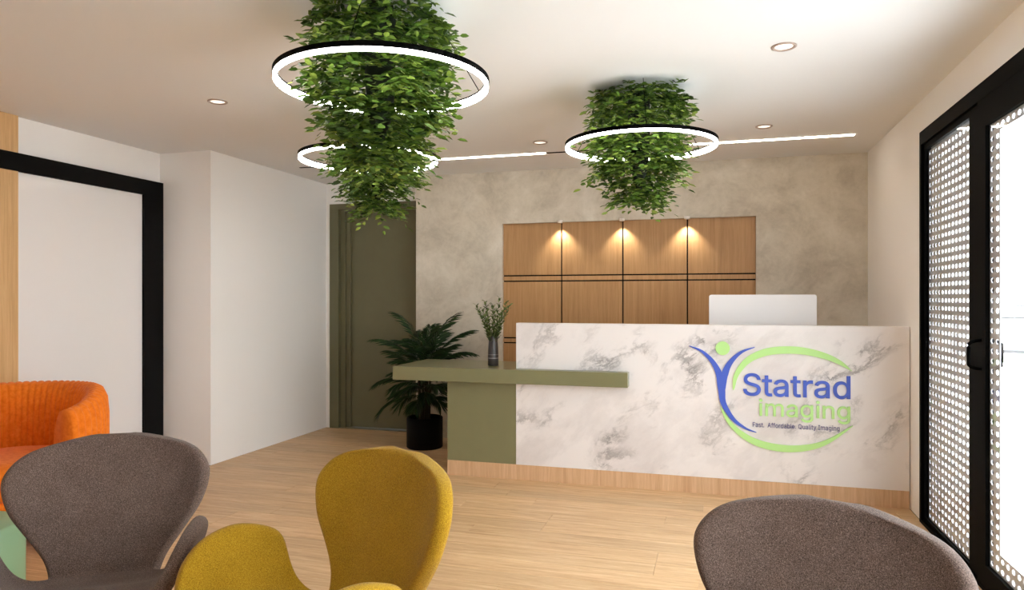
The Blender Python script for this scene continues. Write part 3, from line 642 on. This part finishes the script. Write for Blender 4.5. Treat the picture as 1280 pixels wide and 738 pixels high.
# figure: left arm running down into the curved body, and the right arm
flat('figure_body', [stroke2d([(-.172, .986), (-.090, .951), (-.021, .882), (.020, .800), (.036, .700), (.048, .610), (.108, .510), (.181, .454), (.253, .428)],
     lambda t: tri(t, .004, .050, .004, .45))], M['blue'])
flat('figure_arm', [stroke2d([(.243, .985), (.160, .951), (.096, .888), (.058, .810), (.044, .700)], lambda t: tri(t, .004, .044, .03, .75))], M['blue'], .0075)
flat('upper_swoosh', [stroke2d([(.110, .700), (.128, .799), (.196, .894), (.300, .950), (.423, .970), (.544, .965), (.663, .937), (.751, .898), (.822, .846)],
     lambda t: .004+.044*math.sin(math.pi*min(1, t*1.02))**.6)], M['lime'])
flat('lower_swoosh', [stroke2d([(.030, .585), (.078, .496), (.154, .418), (.248, .365), (.361, .338), (.483, .335), (.603, .358), (.702, .405), (.828, .500)],
     lambda t: .003+.042*math.sin(math.pi*t)**.75)], M['lime'])

# ------------------------------------------------------------------ vase and sprigs on the slab
vx, vy = -1.605, 5.015
vase = empty('vase', (vx, vy, .80), 0, 'slim dark grey vase with two pale rings on the olive counter', 'vase')
b = bmesh.new(); lathe(b, [(0, .002), (.034, 0), (.040, .004), (.040, .07), (.038, .12), (.031, .215), (.029, .222), (.025, .218), (.030, .12), (.03, .02), (0, .02)], 32)
obj('body', b, plain('charcoal_ceramic', (58, 54, 54), .45), vase, True)
pale = plain('pale_grey_glaze', (150, 148, 148), .4)
for z in (.058, .084):
    b = bmesh.new(); lathe(b, [(.0398, z-.003), (.0412, z), (.0398, z+.003)] if z < .07 else [(.0388, z-.002), (.0406, z), (.0384, z+.002)], 32); obj('ring', b, pale, vase, True)
bq = empty('sprigs', (vx, vy, .80), 0, 'bunch of thin leafy green sprigs standing in the dark vase', 'sprigs')
rd = random.Random(5)
for k in range(18):
    a = 2*math.pi*k/18 + rd.uniform(-.2, .2); sp = rd.choice([.05, .09, .12, .14]); H = rd.uniform(.40, .53) - sp*.35
    V, F = [], []
    def P(t): return Vector((math.cos(a)*(.012+sp*t**1.8), math.sin(a)*(.012+sp*t**1.8)*.8, .03+(H-.03)*t))
    b = bmesh.new(); tube(b, [P(i/8) for i in range(9)], [.0024-.0014*i/8 for i in range(9)], 5); obj('branch', b, M['stem'], bq)
    mats = []
    for i in range(26):
        t = .42+.58*i/25; p = P(t); d = (P(min(1, t+.03))-P(t-.03)).normalized()
        aa = i*2.4; s = Vector((math.cos(aa), math.sin(aa), 0))
        mats.append(leaf_matrix(p, d*.7+s*.8, d*.5-s+Vector((0, 0, .6)), rd.uniform(.026, .040)))
    V, F = [], []
    for mt in mats:
        o = len(V); V += [tuple(mt @ Vector(v)) for v in leaf_v]; F += [tuple(i+o for i in f) for f in leaf_f]
    br = bq.children[-1]; lo_ = pyobj('foliage', V, F, M['sprig'], br); lo_['kind'] = 'stuff'

# ------------------------------------------------------------------ potted palm
palm = empty('potted_palm', (-2.455, 5.70, 0), 0, 'bushy dark green palm in a round black pot beside the olive door', 'potted plant')
b = bmesh.new(); lathe(b, [(0, 0), (.150, 0), (.158, .008), (.158, .262), (.152, .268), (.144, .262), (.144, .22), (0, .22)], 40); obj('pot', b, M['black_soft'], palm, True)
for p in palm.children[-1].data.polygons: p.use_smooth = abs(p.normal.z) < .5
b = bmesh.new(); lathe(b, [(0, .226), (.143, .226)], 24); obj('soil', b, M['soil'], palm)
rd = random.Random(11)
for k in range(7):
    a = 2*math.pi*k/7; b = bmesh.new(); rr = .02+.04*(k % 3)/2
    tube(b, [(rr*math.cos(a), rr*math.sin(a), .22), (rr*1.3*math.cos(a), rr*1.3*math.sin(a), .60)], [.014, .009], 7); obj('stem', b, M['stem'], palm)
def frond(a, z, L, el, droop, w):
    V, F = [], []
    d0 = Vector((math.cos(a), math.sin(a), 0))
    pts = []; p = Vector((.02*math.cos(a), .02*math.sin(a), z)); ang = el; n = 22
    for i in range(n+1):
        pts.append(p.copy()); p = p + (d0*math.cos(ang) + Vector((0, 0, math.sin(ang))))*(L/n); ang -= droop/n*(.3+1.4*i/n)
    side = Vector((-math.sin(a), math.cos(a), 0))
    for i in range(n):                    # rachis strip
        o = len(V); r0, r1 = .005*(1-i/n)+.001, .005*(1-(i+1)/n)+.001
        V += [tuple(pts[i]-side*r0), tuple(pts[i]+side*r0), tuple(pts[i+1]+side*r1), tuple(pts[i+1]-side*r1)]; F.append((o, o+1, o+2, o+3))
    for i in range(3, n+1):
        f = i/n; tdir = (pts[min(i+1, n)]-pts[i-1]).normalized(); up = side.cross(tdir)
        ll = w*math.sin(math.pi*min(1, (f-.1)/.95))**.6 + .04
        for half in (0,):
            base = pts[i] if not half else (pts[i]+pts[max(i-1, 0)])/2
            for sg in (-1, 1):
                d = (tdir*(.85+.5*f) + side*sg*(.8-.35*f) + Vector((0, 0, -.18+rd.uniform(-.12, .12)))).normalized()
                wv = tdir.cross(d).cross(d).normalized()*.0054
                tip = base + d*ll + Vector((0, 0, -.35*ll*ll/.2)); mid = base + d*ll*.5 + Vector((0, 0, -.05*ll))
                o = len(V); V += [tuple(base), tuple(mid+wv), tuple(tip), tuple(mid-wv)]; F += [(o, o+1, o+2), (o, o+2, o+3)]
    return pyobj('frond', V, F, M['palm'], palm)
for k in range(54):
    a = k*2.39996; f = k/53
    z = .40 + .38*f; el = R(8+72*f**1.15+rd.uniform(-6, 6)); L = rd.uniform(.38, .48)+.12*f
    dy = math.sin(a)
    if dy > .35: L *= .68                # towards the walls behind: shorter, so they stay clear
    if dy < -.3: L *= .55                # clear of the desk
    frond(a, z, L, el, R(rd.uniform(55, 95))*(1-.35*f), .13)

# ------------------------------------------------------------------ swan-shaped lounge chairs
SP_S = [0, .15, .3, .45, .55, .65, .78, .9, 1.0]
SP_Y = [-.30, -.215, -.075, .075, .165, .222, .268, .305, .335]
SP_Z = [.392, .408, .388, .350, .352, .430, .585, .722, .828]
LH_S = [0, .04, .10, .18, .27, .36, .43, .49, .55, .61, .70, .78, .86, .93, .97, 1.0]
def swan(name, loc, rz, label, m, scale=1.0, LH=None, group='swivel lounge chairs with winged arms'):
    t = empty(name, (loc[0], loc[1], 0), R(rz), label, 'chair', group)
    NS, NT_ = 30, 8
    V, F = [], []
    for i in range(NS+1):
        s = i/NS
        y, z = crm(SP_S, SP_Y, s), crm(SP_S, SP_Z, s)
        y2, z2 = crm(SP_S, SP_Y, min(s+.01, 1)), crm(SP_S, SP_Z, min(s+.01, 1)); y1, z1 = crm(SP_S, SP_Y, max(s-.01, 0)), crm(SP_S, SP_Z, max(s-.01, 0))
        ty, tz = y2-y1, z2-z1; l = math.hypot(ty, tz); ty, tz = ty/l, tz/l; ny, nz = -tz, ty
        L = crm(LH_S, LH, s)
        k = sstep(.46, .64, s)
        thm = R(66)*(1-k)+R(28)*k; l0 = .15*(1-k)+.02*k; lw = .17*(1-k)+.34*k
        right = []
        x = h = 0; n = 60; prev = 0; cum = [(0, 0)]
        for q in range(1, n+1):
            ll = L*(q-.5)/n; th = thm*sstep(l0, l0+lw, ll); x += math.cos(th)*L/n; h += math.sin(th)*L/n; cum.append((x, h))
        row = []
        for j in range(-NT_, NT_+1):
            f = abs(j)/NT_
            q = f*n; a = min(int(q), n-1); g = q-a
            xx = cum[a][0]*(1-g)+cum[a+1][0]*g; hh = cum[a][1]*(1-g)+cum[a+1][1]*g
            flare = hh*(1-k)
            row.append((math.copysign(xx, j), y+ny*hh+flare*.12, z+nz*hh))
        V += [(px*scale, py*scale, pz*scale) for px, py, pz in row]
    W = 2*NT_+1
    for i in range(NS):
        for j in range(W-1): F.append((i*W+j, i*W+j+1, (i+1)*W+j+1, (i+1)*W+j))
    o = pyobj('upholstered_shell', V, F, m, t, True)
    md = o.modifiers.new('thickness', 'SOLIDIFY'); md.thickness = .050*scale; md.offset = 0; md.use_even_offset = False
    ms = o.modifiers.new('smooth', 'SUBSURF'); ms.levels = 2; ms.render_levels = 2
    b = bmesh.new(); tube(b, [(0, -.02, .05*scale), (0, -.02, .36*scale)], .028*scale, 16); obj('pedestal', b, M['chrome'], t, True)
    for k in range(4):
        a = R(45+90*k); b = bmesh.new()
        tube(b, [(.02*math.cos(a), -.02+.02*math.sin(a), .07*scale), (.17*scale*math.cos(a), -.02+.17*scale*math.sin(a), .045*scale), (.29*scale*math.cos(a), -.02+.29*scale*math.sin(a), .014)], [.022, .017, .0135], 10)
        obj('leg', b, M['chrome'], t, True)
    return t
LH_G = [.14, .21, .34, .435, .465, .450, .385, .255, .168, .180, .245, .318, .343, .296, .222, .05]
swan('lounge_chair', at_view(-1.338, 2.22), 16.2+16, 'brown grey winged lounge chair at left, in front of the orange armchair', M['grey_fabric'], .985, LH_G)
swan('lounge_chair', at_view(-.572, 1.97), 16.2-44, 'mustard yellow winged lounge chair in the middle foreground', M['yellow_fabric'], 1.0, LH_G)
swan('lounge_chair', at_view(.585, 1.49), 16.2-40, 'brown grey lounge chair at lower right, only its rounded back in view', M['grey_fabric'], .97, LH_G)

# ------------------------------------------------------------------ orange tub armchair
def tub(loc, rz):
    t = empty('tub_armchair', (loc[0], loc[1], 0), R(rz), 'orange velvet tub armchair with vertical channel ribs beside the left wall', 'armchair')
    prof = [(.290, .30), (.292, .45), (.297, .58), (.305, .68), (.322, .755), (.352, .800), (.388, .812), (.420, .795), (.440, .75), (.448, .66), (.448, .45), (.440, .20), (.425, .10), (.36, .09), (.30, .12)]
    RIB, SUB = 46, 6; n = RIB*SUB; A0, A1 = R(-38), R(218)         # opening faces -y
    V, F = [], []; m = len(prof)
    for i in range(n+1):
        a = A0+(A1-A0)*i/n; ph = abs(math.sin(math.pi*i/SUB))**.7; back = .5+.5*math.sin(a)
        drop = .10*(1-sstep(.05, .75, back))
        for r, z in prof:
            rr = r + (.010*(ph-.6))*(-1 if r < .34 else 1)
            zz = z - drop*sstep(.4, .8, z) + (.006*(ph-.6) if z > .74 else 0)
            V.append((rr*math.cos(a), rr*math.sin(a), zz))
    for i in range(n):
        for k in range(m): F.append((i*m+k, (i+1)*m+k, (i+1)*m+(k+1) % m, i*m+(k+1) % m))
    F.append(tuple(range(m))); F.append(tuple(n*m+k for k in reversed(range(m))))
    o = pyobj('back_shell', V, F, M['orange_fabric'], t, True)
    b = bmesh.new(); lathe(b, [(0, .12), (.36, .12), (.385, .14), (.39, .27), (.385, .285), (0, .285)], 48)
    for v in b.verts:
        if v.co.y > -.1 : v.co.x *= .74; v.co.y *= .74
        else: v.co.x *= .74; v.co.y *= 1.05
    obj('seat_base', b, M['orange_fabric'], t, True)
    b = bmesh.new(); lathe(b, [(0, .288), (.34, .288), (.372, .305), (.382, .35), (.375, .42), (.345, .455), (.25, .468), (0, .472)], 56)
    for v in b.verts:
        v.co.x *= .735
        v.co.y *= .73 if v.co.y > 0 else 1.12
    obj('seat_cushion', b, M['orange_fabric'], t, True)
    for sx, sy in ((-.25, -.20), (.25, -.20), (-.25, .22), (.25, .22)):
        b = bmesh.new(); tube(b, [(sx, sy, 0), (sx, sy, .13)], .02, 10); obj('leg', b, M['black'], t)
    return t
tub(at_view(-2.70, 3.80), 34)

# ------------------------------------------------------------------ mint drum table
pt = empty('drum_table', at_view(-2.265, 2.88)+(0,), 0, 'mint green round drum side table, at the left edge beside the orange armchair', 'side table')
b = bmesh.new(); lathe(b, [(0, .02), (.21, .02), (.222, .035), (.222, .345), (.215, .362), (.198, .37), (0, .37)], 56); o = obj('drum', b, M['mint'], pt, True)
b = bmesh.new(); lathe(b, [(0, 0), (.20, 0), (.20, .02), (0, .02)], 40); obj('foot_ring', b, M['black'], pt)
